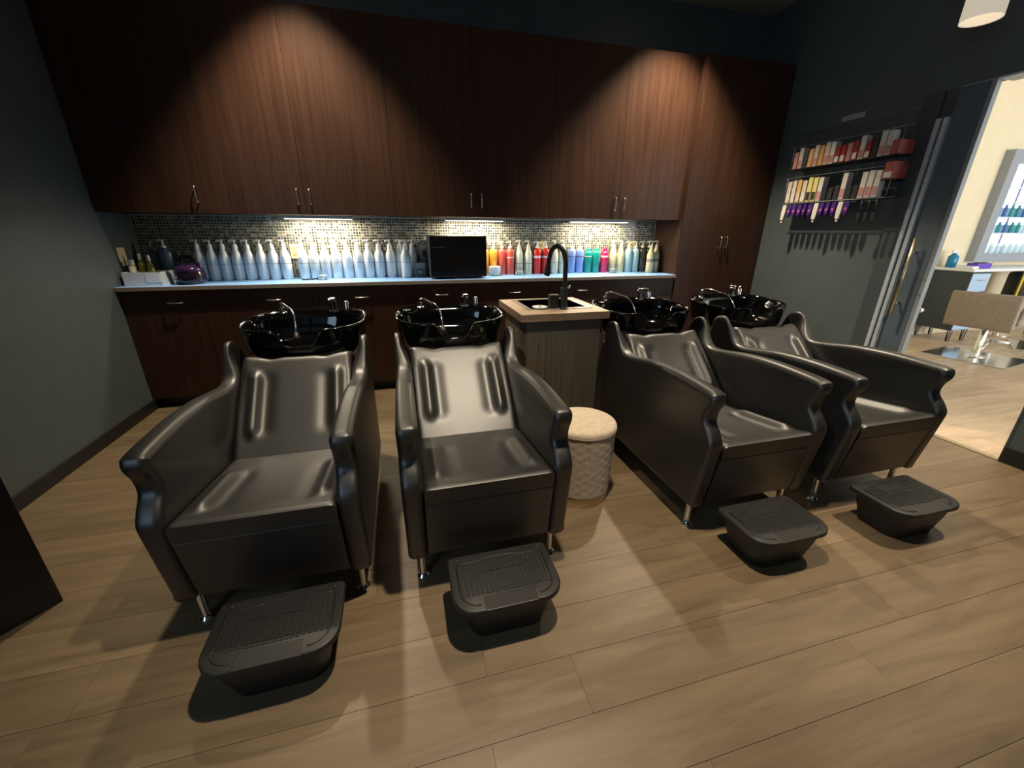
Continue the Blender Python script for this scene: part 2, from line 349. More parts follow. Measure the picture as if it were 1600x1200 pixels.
# ------------------------------------------------------------------ shampoo chairs
CY = -2.2
def make_chair():
    r = thing('shampoo_chair', 'x', 'chair', (0, 0, 0)); L = lambda y: y-CY
    prof = [(-2.605, .135), (-2.628, .28), (-2.648, .42), (-2.652, .475), (-2.63, .515), (-2.598, .555), (-2.602, .60), (-2.622, .64), (-2.622, .672), (-2.598, .690),
            (-2.48, .698), (-2.34, .700), (-2.18, .690), (-2.04, .668), (-1.94, .656), (-1.885, .672), (-1.84, .725), (-1.80, .780), (-1.765, .803), (-1.715, .795), (-1.682, .76), (-1.672, .68), (-1.670, .50), (-1.670, .30), (-1.675, .135)]
    C = catmull(prof, 4); C = [p for p in C]; C += [Vector((-1.80, .135)), Vector((-2.0, .135)), Vector((-2.2, .135)), Vector((-2.4, .135)), Vector((-2.55, .135))]
    for sgn in (-1, 1):
        g = G(); rounded_extrude(g, C, .238, .312, .024, lambda u, v, w: (sgn*(w+(.312-w)*.55*smooth01((v-.655)/.12)*smooth01((u+2.0)/.12)), L(u), v), 5)
        if sgn < 0: g.F = [tuple(reversed(f)) for f in g.F]
        g.obj('armrest', M['leather'], r, True)
    # seat cushion
    nx, ny = 40, 40; hw = .2375; V = []; F = []
    for j in range(ny+1):
        t = j/ny; tt = t**1.0
        for i in range(nx+1):
            x = -hw+2*hw*i/nx; y = -2.652+.500*tt; z = .468-.068*tt
            win = smooth01((t-.10)/.12)*smooth01((.80-t)/.15)
            z += .020*win*math.exp(-((abs(x)-.178)/.024)**2) - .010*win*math.exp(-((abs(x)-.135)/.03)**2)
            z -= .008*(1-(x/hw)**2)*math.sin(math.pi*min(1, t*1.05))
            z -= .008*max(0, 1-t/.03)**2 + .012*max(0, (abs(x)-hw+.018)/.018)**2
            V.append((x, L(y), z))
    idx = lambda i, j: j*(nx+1)+i
    for j in range(ny):
        for i in range(nx): F.append((idx(i, j), idx(i+1, j), idx(i+1, j+1), idx(i, j+1)))
    bd = [idx(i, 0) for i in range(nx+1)]+[idx(nx, j) for j in range(1, ny+1)]+[idx(i, ny) for i in range(nx-1, -1, -1)]+[idx(0, j) for j in range(ny-1, 0, -1)]
    n0 = len(V)
    for b in bd: v = V[b]; V.append((v[0]*.99, v[1]+(.006 if b <= nx else 0), min(v[2]-.05, .395 if b <= nx else v[2]-.06)))
    nb = len(bd)
    for k in range(nb): F.append((bd[k], n0+k, n0+(k+1) % nb, bd[(k+1) % nb]))
    F.append(tuple(n0+k for k in range(nb)))
    link('seat_cushion', V, F, M['leather'], r, True, auto=55)
    # backrest
    V = []; F = []; d = Vector((.360, .345)); n = Vector((-.345, .360)).normalized()
    for j in range(ny+1):
        s = j/ny
        for i in range(nx+1):
            x = -hw+2*hw*i/nx; ext = 1+.035*s*(abs(x)/hw)**2-.02*s*math.exp(-((abs(x)-.12)/.035)**2)
            p = Vector((-2.160, .392))+d*s*ext
            win = smooth01((s-.16)/.12)*smooth01((.86-s)/.12)
            h = .021*win*math.exp(-((abs(x)-.168)/.022)**2)-.010*win*math.exp(-((abs(x)-.125)/.03)**2)-.008*win*math.exp(-((abs(x)-.21)/.016)**2)
            h += -.010*(1-(x/hw)**2)*math.sin(math.pi*s) - .018*max(0, (abs(x)-hw+.02)/.02)**2 - .02*max(0, (s-.955)/.045)**2 + .008*math.sin(math.pi*s)
            q = p+n*h; V.append((x, L(q.x), q.y))
    for j in range(ny):
        for i in range(nx): F.append((idx(i, j), idx(i+1, j), idx(i+1, j+1), idx(i, j+1)))
    n0 = len(V); off = n*-.06
    for b in bd: v = V[b]; V.append((v[0]*.985, v[1]+off.x, v[2]+off.y))
    for k in range(nb): F.append((bd[k], n0+k, n0+(k+1) % nb, bd[(k+1) % nb]))
    F.append(tuple(n0+k for k in range(nb)))
    link('backrest', V, F, M['leather'], r, True, auto=55)
    # front panel and shell under the seat
    P = [(-2.642, .388), (-2.636, .394), (-2.30, .36), (-2.0, .30), (-1.72, .30), (-1.70, .137), (-2.58, .137), (-2.600, .145)]
    g = G().loft([[(x, L(y), z) for y, z in reversed(P)] for x in (-.2365, .2365)]); g.obj('front_panel', M['leather'], r)
    G().box((-.2365, L(-1.765), .335), (.2365, L(-1.69), .70), .01).obj('back_panel', M['leather'], r)
    g = G().loft([[(sx*a, L(y0 if sy < 0 else y1), z) for sx, sy in ((-1, -1), (1, -1), (1, 1), (-1, 1))] for a, y0, y1, z in ((.27, -1.81, -1.40, 0), (.27, -1.81, -1.40, .02), (.25, -1.66, -1.42, .136), (.20, -1.655, -1.45, .60), (.16, -1.62, -1.46, .655))])
    g.obj('pedestal', M['plastic'], r)
    # chrome front legs
    for sx in (-.264, .264):
        G().lathe([(.001, .0), (.024, 0), (.025, .006), (.018, .014), (.0135, .02), (.0135, .1345)], (sx, L(-2.55), 0), 20).obj('leg', M['chrome'], r, True, auto=40)
    # ceramic bowl
    N = 96; a, bb, yc, ne = .300, .235, -1.525, 2.7
    lay = [(.06, -.205, 0), (.55, -.203, 0), (.76, -.19, 0), (.87, -.165, 0), (.935, -.12, 0), (.968, -.07, 0), (.985, -.03, 0), (.998, -.012, 0), (1.0, -.004, 0), (.992, .001, 0), (.975, .002, 0), (.958, -.003, 0), (.945, -.014, 1), (.925, -.05, 1), (.87, -.11, 1), (.72, -.148, 1), (.45, -.160, 1), (.12, -.166, 1)]
    rings = []
    for s, zo, inn in lay:
        R = []
        for k in range(N):
            th = 2*math.pi*k/N; c, sn = math.cos(th), math.sin(th)
            x = a*math.copysign(abs(c)**(2/ne), c); yy = bb*math.copysign(abs(sn)**(2/ne), sn)
            xs = x*s; ys = yy*s*(.80 if inn and sn > 0 else 1)
            zr = .838+.028*(yy+bb)/(2*bb)
            drop = .078*(1-smooth01((abs(x)-.055)/.055)) if sn < -.3 else 0
            lean = (1-s)*.06 if not inn else 0
            R.append((xs, L(yc+ys+lean*0), zr-drop+zo*(1-drop/.21)))
        rings.append(R)
    bowl = G().loft(rings).obj('bowl', M['ceramic'], r, True)
    # fittings on the bowl deck
    g = G().lathe([(.001, 0), (.026, 0), (.026, .006), (.019, .010), (.019, .045), (.022, .05), (.022, .062), (.012, .07), (.001, .071)], (.115, L(-1.335), .851), 20)
    g.box((.098, L(-1.40), .920), (.132, L(-1.325), .932), .004)
    g.obj('mixer_tap', M['chrome'], bowl, True, auto=40)
    G().lathe([(.001, 0), (.013, 0), (.013, .05), (.009, .058), (.001, .06)], (.185, L(-1.335), .849), 14).obj('vacuum_breaker', M['chrome'], bowl, True, auto=40)
    g = G().lathe([(.001, 0), (.02, 0), (.02, .008), (.013, .013), (.013, .035), (.001, .036)], (-.15, L(-1.34), .851), 16)
    g.tube(catmull([(-.15, L(-1.34), .885), (-.15, L(-1.36), .905), (-.13, L(-1.40), .912), (-.10, L(-1.45), .90)], 5), [.0085]*16, 10)
    g.obj('spray_holder', M['chrome'], bowl, True, auto=40)
    G().tube(catmull([(-.10, L(-1.45), .90), (-.075, L(-1.48), .895), (-.055, L(-1.52), .865), (-.05, L(-1.555), .825), (-.048, L(-1.575), .79)], 5), .0052, 8).obj('spray_hose', M['chrome'], bowl, True)
    G().tube([(-.048, L(-1.572), .79), (-.046, L(-1.585), .77), (-.044, L(-1.595), .745)], [.009, .016, .022], 14).obj('spray_head', M['plastic'], bowl, True)
    G().lathe([(.001, 0), (.022, 0), (.022, .004), (.001, .004)], (-.235, L(-1.46), .864), 14).obj('cap', M['chrome'], bowl, True)
    return r
chair = make_chair()
CX = [1.398, 2.151, 3.368, 4.122]
CLAB = ['black vinyl wash chair with black bowl, leftmost, nearest the left wall', 'black vinyl wash chair with black bowl, between leftmost chair and beige pouf',
        'black vinyl wash chair with black bowl, just right of the small sink', 'black vinyl wash chair with black bowl, rightmost, nearest the glass door']
for i, cx in enumerate(CX):
    c = chair if i == 0 else copy_tree(chair)
    c.location = (cx, CY, 0); tag(c, CLAB[i], 'chair', 'black backwash chairs')

# ------------------------------------------------------------------ foot rests
def dshape(w, d, rb, rf, n=7):
    """D outline: back corners radius rb (+y), front corners radius rf (-y)"""
    P = []
    for cx, cy, rr, a0 in ((w/2-rf, -d/2+rf, rf, -90), (w/2-rb, d/2-rb, rb, 0), (-w/2+rb, d/2-rb, rb, 90), (-w/2+rf, -d/2+rf, rf, 180)):
        for k in range(n+1): a = math.radians(a0+90*k/n); P.append(Vector((cx+rr*math.cos(a), cy+rr*math.sin(a))))
    return P
def make_footrest():
    r = thing('foot_rest', 'x', 'foot rest'); W, Dp, H = .372, .250, .168
    g = G(); ins = [(.030, 0, .004), (.026, 0, 0), (.024, .004, 0), (.018, .15, 0)]
    rings = []
    for inset, z in ((.060, 0), (.055, .003), (.032, .10), (.024, .148)):
        rings.append([(p.x, p.y, z) for p in dshape(W-2*inset, Dp-1.5*inset, .02, .055)])
    g.loft(rings).obj('box', M['plastic'], r, True, auto=50)
    g = G(); rounded_extrude(g, dshape(W, Dp, .022, .078), H-.022, H, .006, lambda u, v, w: (u, v, w), 3)
    lid = g.obj('lid', M['plastic'], r, True, auto=50)
    # raised border, hinge line and grip ribs
    P = dshape(W-.056, Dp-.056, .008, .058, 8); n = len(P)
    for path in ([(p.x, p.y-.004, H+.0005) for p in P[:n//4]]+[(W/2-.028, .075, H+.0005)], [(-W/2+.028, .075, H+.0005)]+[(p.x, p.y-.004, H+.0005) for p in P[3*n//4:]]):
        G().tube(path, .0028, 6).obj('border', M['plastic'], lid, True)
    G().tube(catmull([(-.155, .083, H), (-.07, .083, H), (-.05, .092, H), (.05, .092, H), (.07, .083, H), (.155, .083, H)], 4), .0030, 6).obj('hinge_line', M['plastic'], lid, True)
    g = G()
    for k in range(5):
        for s in (-1, 1): x = s*(.150-.0165*k); g.box((x-.0045, -.060+.004*k*0, H-.001), (x+.0045, .070, H+.0022))
    for k in range(10):
        x = -.0675+.015*k; g.box((x-.0040, -.052, H-.001), (x+.0040, .020, H+.0022)); 
    for k in range(6):
        x = -.066+.0265*k; g.box((x-.009, .030, H-.001), (x+.009, .0345, H+.0026))
    for k in range(10):
        x = -.0675+.015*k; g.box((x-.0055, -.0625, H-.001), (x+.0055, -.0585, H+.0026))
    g.obj('grip_ribs', M['plastic'], lid)['kind'] = 'stuff'
    G().box((-.088, -.1275, H-.012), (.088, -.072, H-.0005+.0012), .003).obj('grip_tab', M['plastic'], lid)
    for s in (-1, 1): G().lathe([(.001, 0), (.008, 0), (.0075, .003), (.004, .004), (.001, .0035)], (s*.152, .105, H-.001), 12).obj('screw', M['plastic'], lid, True)
    return r
fr = make_footrest()
FLAB = ['black plastic foot rest box in front of the leftmost wash chair', 'black plastic foot rest box before the wash chair beside the pouf', 'black plastic foot rest box before the wash chair right of the sink', 'black plastic foot rest box before the rightmost wash chair']
for i, (x, y, rz) in enumerate(((1.447, -2.800, .02), (2.160, -2.790, .0), (3.330, -2.785, .0), (4.062, -2.800, 0))):
    c = fr if i == 0 else copy_tree(fr)
    c.location = (x, y, 0); c.rotation_euler = (0, 0, rz); tag(c, FLAB[i], 'foot rest', 'black plastic foot rests')

# ------------------------------------------------------------------ pouf
r = thing('pouf_stool', 'round beige velvet pouf with quilted side and gold base ring', 'stool', (2.712, -2.178, 0))
g = G(); n = 96; rings = []
for z, rr in ((.048, .148), (.055, .156), (.10, .159), (.16, .161), (.22, .163), (.28, .164), (.34, .165), (.385, .166)):
    rings.append([((rr+.004*(abs(math.sin(math.pi*(k*12/n+z*26)))**.5*abs(math.sin(math.pi*(k*12/n-z*26)))**.5)-.004)*math.cos(2*math.pi*k/n), (rr+.004*(abs(math.sin(math.pi*(k*12/n+z*26)))**.5*abs(math.sin(math.pi*(k*12/n-z*26)))**.5)-.004)*math.sin(2*math.pi*k/n), z) for k in range(n)])
zs = [.05+.0075*k for k in range(46)]
rings = []
for z in zs:
    R = []
    for k in range(n):
        th = 2*math.pi*k/n; u = k*14/n; v = (z-.05)*22
        d = min(abs(((u+v) % 1)-.5), 1)*2; e = min(abs(((u-v) % 1)-.5), 1)*2     # 0 mid .. 1 seam
        rr = .154+.012*(z-.05)/.34 - .0014*(max(d, e)**6)
        R.append((rr*math.cos(th), rr*math.sin(th), z))
    rings.append(R)
g.loft(rings); g.obj('quilted_side', M['velvet'], r, True)
G().lathe([(.001, .380), (.160, .380), (.1665, .384), (.168, .392), (.167, .402), (.162, .412), (.150, .418), (.10, .421), (.001, .422)], n=64).obj('top_cushion', M['velvet'], r, True)
G().lathe([(.164, .3825), (.1685, .3865), (.1685, .3905), (.164, .3945)], n=64).obj('piping', M['velvet'], r, True)
G().lathe([(.001, 0), (.148, 0), (.150, .003), (.150, .046), (.148, .049), (.001, .049)], n=64).obj('base_ring', M['brass'], r, True, auto=40)

# ------------------------------------------------------------------ small sink cabinet
SX0, SX1, SY0, SY1, SZ = 2.522, 3.050, -1.728, -1.182, .860
r0 = ((SX0+SX1)/2, (SY0+SY1)/2, 0); r = thing('sink_cabinet', 'small grey-brown wood sink cabinet with pale top', 'sink cabinet', r0)
hx, hy = (SX1-SX0)/2, (SY1-SY0)/2
for k in range(6):
    a, b = -hx+.035+(2*hx-.07)*k/6, -hx+.035+(2*hx-.07)*(k+1)/6
    G().box((a+.0006, -hy+.030, .02), (b-.0006, -hy+.045, SZ-.042), .001).obj('plank', M['sinkwood'], r)
G().box((-hx+.036, -hy+.046, .02), (-hx+.05, hy-.03, SZ-.042)).obj('side_panel', M['sinkwood'], r)
G().box((hx-.05, -hy+.046, .02), (hx-.036, hy-.03, SZ-.042)).obj('side_panel', M['sinkwood'], r)
G().box((-hx+.05, -hy+.06, 0), (hx-.05, hy-.05, .10)).obj('plinth', M['base'], r)
ox0, ox1, oy0, oy1 = -.165, .185, -.125, .205        # basin opening
g = G()
for a, b in (((-hx, -hy), (hx, oy0)), ((-hx, oy1), (hx, hy)), ((-hx, oy0), (ox0, oy1)), ((ox1, oy0), (hx, oy1))):
    g.box((a[0], a[1], SZ-.036), (b[0], b[1], SZ))
top = g.obj('top', M['sinktop'], r)
g = G().box((-hx-.002, -hy-.003, SZ-.041), (hx+.002, -hy+.0005, SZ-.001)).box((-hx-.003, -hy, SZ-.041), (-hx+.0005, hy, SZ-.001)).box((hx-.0005, -hy, SZ-.041), (hx+.003, hy, SZ-.001))
g.obj('edge_band', M['sinkedge'], r)
g = G()
for a, b in (((ox0-.028, oy0-.028), (ox1+.028, oy0)), ((ox0-.028, oy1), (ox1+.028, oy1+.028)), ((ox0-.028, oy0), (ox0, oy1)), ((ox1, oy0), (ox1+.028, oy1))):
    g.box((a[0], a[1], SZ-.001), (b[0], b[1], SZ+.004))
g.obj('basin_rim', M['sinkframe'], r)
g = G()
g.box((ox0, oy0, SZ-.16), (ox1, oy1, SZ-.152)); g.box((ox0-.004, oy0-.004, SZ-.16), (ox0, oy1+.004, SZ)); g.box((ox1, oy0-.004, SZ-.16), (ox1+.004, oy1+.004, SZ)); g.box((ox0, oy0-.004, SZ-.16), (ox1, oy0, SZ)); g.box((ox0, oy1, SZ-.16), (ox1, oy1+.004, SZ))
g.obj('basin', M['matteblack'], r)
t = thing('faucet', 'matte black gooseneck faucet on the small sink', 'faucet', (2.813, -1.605, SZ+.004))
G().lathe([(.001, 0), (.026, 0), (.026, .006), (.021, .010), (.021, .115), (.018, .122), (.001, .123)], n=24).obj('base', M['matteblack'], t, True, auto=40)
arc = [(0, 0, .12), (0, 0, .20), (-.001, .004, .27), (-.012, .020, .325), (-.036, .046, .348), (-.060, .072, .325), (-.070, .086, .275), (-.074, .092, .225), (-.076, .095, .200)]
G().tube(catmull(arc, 6), .0135, 14).obj('spout', M['matteblack'], t, True)
G().tube([(-.0725, .090, .245), (-.0745, .093, .222), (-.077, .096, .185), (-.0775, .097, .182)], [.0145, .0185, .0185, .014], 14).obj('spray_head', M['matteblack'], t, True, auto=40)
G().tube([(.015, 0, .118), (.03, 0, .122), (.034, 0, .135)], .006, 8).obj('lever', M['steel'], t, True)
t = thing('soap_dispenser', 'black square block dispenser behind the black faucet', 'dispenser', (2.775, -1.572, SZ+.004))
t.location = (2.760, -1.575, SZ+.0045); g = G().box((-.03, -.018, 0), (.03, .018, .075), .004); g.obj('block', M['matteblack'], t)
G().box((-.026, -.014, .0752), (.026, .014, .079), .002).obj('lid', M['taupe'], t)
t = thing('sink_strainer', 'small round pale strainer lying on the front rim of the sink', 'strainer', (2.678, -1.572, SZ+.0045))
G().lathe([(.001, .001), (.030, .001), (.044, .006), (.047, .010), (.044, .010), (.030, .005), (.001, .004)], n=28).obj('dish', M['whiteplastic'], t, True)
G().lathe([(.001, .005), (.010, .005), (.009, .012), (.001, .013)], n=14).obj('knob', M['chrome'], t, True)

# ------------------------------------------------------------------ bottles on the counter
def ray_x(u, y, v=425):
    d = fw + rt2*((u-800)/FPX) + up2*((600-v)/FPX); k = (y-CAM.y)/d.y; return CAM.x+d.x*k
bm_cache = {}
def mcol(key, c, rough=.35, **k):
    if key not in bm_cache: bm_cache[key] = mat(key, c, rough, noise=.03, **k)
    return bm_cache[key]
PUMP_W = M['whiteplastic']
def pump(g, z, h, r=.016):
    g.lathe([(.001, z), (r, z), (r, z+.013), (r*.6, z+.018), (.0055, z+.02), (.0055, z+h-.010), (.001, z+h-.010)], n=14)
    g.tube([(.010, 0, z+h-.006), (-.012, 0, z+h-.005), (-.030, 0, z+h-.007), (-.036, 0, z+h-.014)], [.006, .0065, .0055, .004], 8); return g
def bottle(name, label, group, x, y, prof, body, pumpm, band=None, zt=None, ht=.05, rz=0, cap=False, cat='bottle', label2=None, bandz=(.10, .104), label_m=None):
    key = (name, body.name, pumpm.name if pumpm else '', band.name if band else '', bandz)
    r = thing(name, label, cat, (x, y, ZK+.0005), rz, group)
    if key in bm_cache:
        for ch in KIDS(bm_cache[key]):
            c = ch.copy(); COL.objects.link(c); c.parent = r
        return r
    bm_cache[key] = r
    G().lathe(prof, n=24).obj('bottle_body', body, r, True, auto=50)
    if pumpm:
        g = G()
        if cap: g.lathe([(.001, zt), (cap, zt), (cap, zt+ht-.004), (cap-.004, zt+ht), (.001, zt+ht)], n=20)
        else: pump(g, zt, ht)
        g.obj('cap' if cap else 'pump', pumpm, r, True, auto=45)
    if band:
        rr = max(p[0] for p in prof)+.0005
        G().lathe([(rr-.003, bandz[0]), (rr, bandz[0]), (rr, bandz[1]), (rr-.003, bandz[1])], n=24).obj('band', band, r, True, auto=40)
    return r
WP = [(.001, 0), (.037, 0), (.0405, .004), (.041, .12), (.041, .155), (.0400, .170), (.0365, .186), (.030, .203), (.0240, .217), (.0205, .227), (.0195, .236), (.0200, .246), (.017, .252), (.001, .252)]
white = mcol('white_bottle', (.74, .78, .82, 1), .38)
b_grey, b_blue, b_dark = mcol('grey_band', (.22, .26, .30, 1)), mcol('blue_band', (.08, .10, .42, 1)), mcol('charcoal_band', (.06, .06, .09, 1))
us = [316, 336, 355, 374.5, 393, 412, 430.3, 448.5, 476, 493.5, 510.5, 527.5, 544.5, 561.5, 578, 594.5, 611.5]
bands = [b_grey, b_grey, b_grey, b_dark, b_blue, b_blue, b_dark, b_dark, b_dark, b_dark, b_grey, b_grey, None, b_blue, b_grey, b_blue, b_blue]
for i, u in enumerate(us):
    lab = ('white pump bottle, %s to the right of the purple appliance' % ORD[i]) if i < 8 else ('white pump bottle, %s in the row right of the wall outlet' % ORD[i-8])
    bottle('pump_bottle', lab, 'white pump bottles', ray_x(u, -.085, 420), -.085, WP, white, PUMP_W, bands[i], .252, .050, rz=random.uniform(-.12, .12), bandz=(.122, .1245))
for u, y, lab in ((627.0, -.053, 'white pump bottle at the back of the cluster beside the towel warmer, left'), (635.5, -.150, 'white pump bottle standing in front of the cluster beside the towel warmer'), (646, -.053, 'white pump bottle right behind the front one, nearest the towel warmer')):
    bottle('pump_bottle', lab, 'white pump bottles', ray_x(u, y, 420), y, WP, white, PUMP_W, b_grey, .252, .050, rz=random.uniform(-.08, .08), bandz=(.122, .1245))
def cyl(r, h, neck=.014):
    return [(.001, 0), (r-.004, 0), (r, .004), (r, h-.03), (r*.93, h-.014), (r*.7, h-.004), (neck+.003, h), (neck, h+.008), (.001, h+.008)]
def tall(r, h): return [(.001, 0), (r-.004, 0), (r, .004), (r, h*.62), (r*.97, h*.70), (r*.84, h*.78), (r*.62, h*.87), (r*.5, h*.93), (r*.47, h), (.001, h)]
cA = mcol('amber_yellow_bottle', (.80, .42, .05, 1)); cB = mcol('coral_bottle', (.82, .11, .08, 1)); cC = mcol('cream_bottle', (.72, .70, .56, 1)); cD = mcol('red_bottle', (.72, .028, .022, 1))
cE = mcol('periwinkle_bottle', (.22, .31, .62, 1)); cF = mcol('teal_green_bottle', (.004, .27, .22, 1)); cG = mcol('magenta_bottle', (.62, .012, .10, 1)); cH = mcol('butter_bottle', (.76, .66, .38, 1)); cI = mcol('pale_aqua_bottle', (.38, .55, .56, 1)); cJ = mcol('smoky_dark_bottle', (.055, .05, .042, 1), .2); cK = mcol('ivory_bottle', (.72, .62, .36, 1))
pinkb, navy, greyb, taupeb, clear = mcol('pink_white_band', (.85, .60, .66, 1)), mcol('navy_band', (.03, .05, .14, 1)), mcol('dark_grey_band', (.10, .10, .09, 1)), mcol('taupe_band', (.36, .27, .22, 1)), mcol('clear_pump', (.78, .74, .60, 1))
redb = mcol('red_band', (.55, .03, .02, 1))
seq = [  # u, y, kind, body, pump, band, bandz, label
    (757, -.060, 'c', cA, clear, redb, (.075, .079), 'amber yellow pump bottle half hidden behind the towel warmer'),
    (769, -.060, 'c', cA, clear, redb, (.075, .079), 'amber yellow pump bottle behind the white jar'),
    (782, -.060, 'c', cB, clear, None, None, 'plain coral pump bottle beside the amber yellow ones'),
    (797, -.065, 'c', cB, clear, pinkb, (.145, .155), 'coral pump bottle with small white label'),
    (811, -.060, 't', cC, clear, greyb, (.096, .099), 'cream pump bottle behind the first glass jar, nearest the coral bottles'),
    (825, -.060, 't', cC, clear, greyb, (.096, .099), 'cream pump bottle just left of the red pair'),
    (838.5, -.060, 'c', cD, PUMP_W, pinkb, (.142, .162), 'bright red pump bottle with pale band, left of the red pair'),
    (852, -.060, 'c', cD, PUMP_W, pinkb, (.142, .162), 'bright red pump bottle with pale band, right of the red pair'),
    (865.5, -.060, 't', cC, clear, greyb, (.096, .099), 'cream pump bottle just right of the red pair'),
    (878.5, -.060, 't', cC, clear, greyb, (.096, .099), 'cream pump bottle hidden behind the faucet neck'),
    (892, -.060, 'c', cE, clear, navy, (.148, .154), 'periwinkle blue bottle with navy band, next to the faucet'),
    (904.5, -.060, 'c', cE, clear, navy, (.148, .154), 'periwinkle blue bottle with navy band, next to the green ones'),
    (917.5, -.060, 'g', cF, cF, pinkb, (.150, .156), 'teal green bottle with pale stripe, left of the green pair'),
    (929.5, -.060, 'g', cF, cF, None, None, 'plain teal green bottle, right of the green pair'),
    (943, -.065, 'm', cG, cG, pinkb, (.142, .158), 'magenta bottle with rounded cap and pale band'),
    (956, -.055, 't', cH, clear, None, None, 'butter yellow bottle behind the small glass jar'),
    (967.5, -.055, 't', cH, clear, None, None, 'butter yellow bottle beside the pale aqua pair'),
    (979.5, -.058, 'c', cI, clear, None, None, 'pale aqua bottle, left of the aqua pair'),
    (990, -.058, 'c', cI, clear, None, None, 'pale aqua bottle, right of the aqua pair'),
    (1004, -.055, 'c', cJ, clear, greyb, (.05, .058), 'smoky dark bottle beside the pale aqua pair'),
    (1015.5, -.050, 'c', cJ, clear, greyb, (.05, .058), 'smoky dark bottle half behind the ivory bottle'),
    (1022.5, -.165, 't', cK, clear, taupeb, (.100, .130), 'ivory pump bottle with taupe label, front left at the counter end'),
    (1038, -.130, 't', cK, clear, taupeb, (.100, .130), 'ivory pump bottle with taupe label, against the tall cabinet')]
for u, y, k, bd_, pm, band, bz, lab in seq:
    x = {1004: 4.256, 1015.5: 4.332, 1022.5: 4.288, 1038: 4.366, 757: 2.650, 769: 2.730, 782: 2.812}.get(u) or ray_x(u, y, 420)
    kw = dict(band=band, bandz=bz or (0, 0))
    if k == 'c': bottle('pump_bottle', lab, 'coloured bottles on the counter', x, y, cyl(.037, .222), bd_, pm, zt=.230, ht=.060, rz=random.uniform(-.08, .08), **kw)
    elif k == 't': bottle('pump_bottle', lab, 'coloured bottles on the counter', x, y, tall(.037, .240), bd_, pm, zt=.240, ht=.056, rz=random.uniform(-.08, .08), **kw)
    elif k == 'g': bottle('shampoo_bottle', lab, 'coloured bottles on the counter', x, y, cyl(.037, .205), bd_, pm, zt=.205, ht=.022, cap=.022, **kw)
    else: bottle('shampoo_bottle', lab, 'coloured bottles on the counter', x, y, cyl(.037, .200), bd_, pm, zt=.203, ht=.034, cap=.020, **kw)

# clear faceted glass jars
for u, y, rr, h, lab in ((504, -.215, .045, .075, 'small faceted clear glass jar before the white bottles'), (812, -.150, .042, .072, 'small faceted clear glass jar before the cream bottles'), (957, -.140, .042, .085, 'small faceted clear glass jar before the butter yellow bottles')):
    r = thing('glass_jar', lab, 'jar', (ray_x(u, y, 425), y, ZK+.0005), group='clear glass jars')
    G().lathe([(.001, 0), (rr*.8, 0), (rr, h*.3), (rr*.9, h*.65), (rr*.75, h), (rr*.68, h), (rr*.8, h*.62), (rr*.85, h*.3), (.001, h*.12)], n=9).obj('jar', M['glass'], r)
    G().lathe([(.001, h*.14), (rr*.66, h*.16), (rr*.72, h*.45), (.001, h*.5)], n=9).obj('filling', mcol('cotton', (.85, .85, .82, 1), .9), r)
# white tub
r = thing('cream_jar', 'white tub with broad white lid before the amber bottles', 'jar', (ray_x(773, -.15, 425), -.15, ZK+.0005))
G().lathe([(.001, 0), (.045, 0), (.052, .010), (.053, .028), (.001, .028)], n=32).obj('tub', mcol('tub_plastic', (.74, .70, .62, 1), .3), r, True, auto=40)
G().lathe([(.001, .0285), (.055, .0285), (.055, .072), (.050, .080), (.001, .081)], n=32).obj('lid', M['whiteplastic'], r, True, auto=40)
# towel warmer
r = thing('towel_warmer', 'black box-shaped towel warmer on the counter under the cabinet light', 'appliance', (2.372, -.215, ZK+.0005))
G().box((-.232, -.135, .014), (.232, .17, .335), .006).obj('body', mcol('dark_grey_case', (.06, .062, .068, 1), .4), r)
d = G().box((-.232, -.160, .052), (.232, -.1355, .337), .005).obj('door', mcol('black_glass_door', (.006, .0055, .0055, 1), .3, spec=.3), r)
G().box((-.232, -.154, .016), (.232, -.1355, .050), .003).obj('base_strip', mcol('black_strip', (.008, .007, .010, 1), .35), r)
G().box((-.20, -.1622, .2495), (-.11, -.1600, .252)).obj('trim_line', M['wire'], d)
for sx in (-.17, .17):
    for sy in (-.12, .12): G().lathe([(.001, 0), (.020, 0), (.018, .014), (.001, .014)], (sx, sy, 0), 14).obj('foot', M['plastic'], r, True)
# clear packet of cable beside the warmer
r = thing('cable_packet', 'clear bag with coiled black cable beside the towel warmer', 'packet', (2.065, -.13, ZK+.0005))
G().box((-.045, -.012, 0), (.045, .012, .12), .008).obj('bag', mcol('grey_clear_bag', (.30, .36, .38, 1), .2), r)
G().tube([(.030*math.cos(a*.35), -.015, .040+.026*math.sin(a*.35)) for a in range(40)], .0035, 6).obj('cable', M['matteblack'], r, True)
# outlets on the tiled wall and on the left wall
def outlet(lab, loc, rz, h=.115, w=.072, m=M['cream'], plug=False):
    r = thing('wall_outlet', lab, 'outlet', loc, rz, 'cream wall outlets')
    G().box((-w/2, -.006, -h/2), (w/2, 0, h/2), .002).obj('plate', m, r)
    for s in (-1, 1): G().box((-.016, -.0075, s*.024-.014), (.016, -.006, s*.024+.014), .001).obj('socket', mcol('tan_socket', (.45, .37, .20, 1)), r)
    if plug:
        G().box((-.014, -.040, -.03), (.018, -.0078, .01), .004).obj('plug', M['matteblack'], r)
        G().tube(catmull([(0, -.03, -.03), (.012, -.03, -.07), (.03, -.028, -.10), (.045, -.03, -.13)], 4), .004, 6).obj('cord', M['matteblack'], r, True)
outlet('cream outlet on the tiles between two white bottles', (ray_x(461.5, -.01, 395), -.0100, 1.125), 0)
outlet('grey outlet with black plug on the tiles beside the towel warmer', (2.115, -.0100, 1.115), 0, m=mcol('grey_plate', (.40, .38, .33, 1)), plug=True)
outlet('cream outlet on the tiles behind the red bottles', (ray_x(845, -.01, 385), -.0100, 1.145), 0)
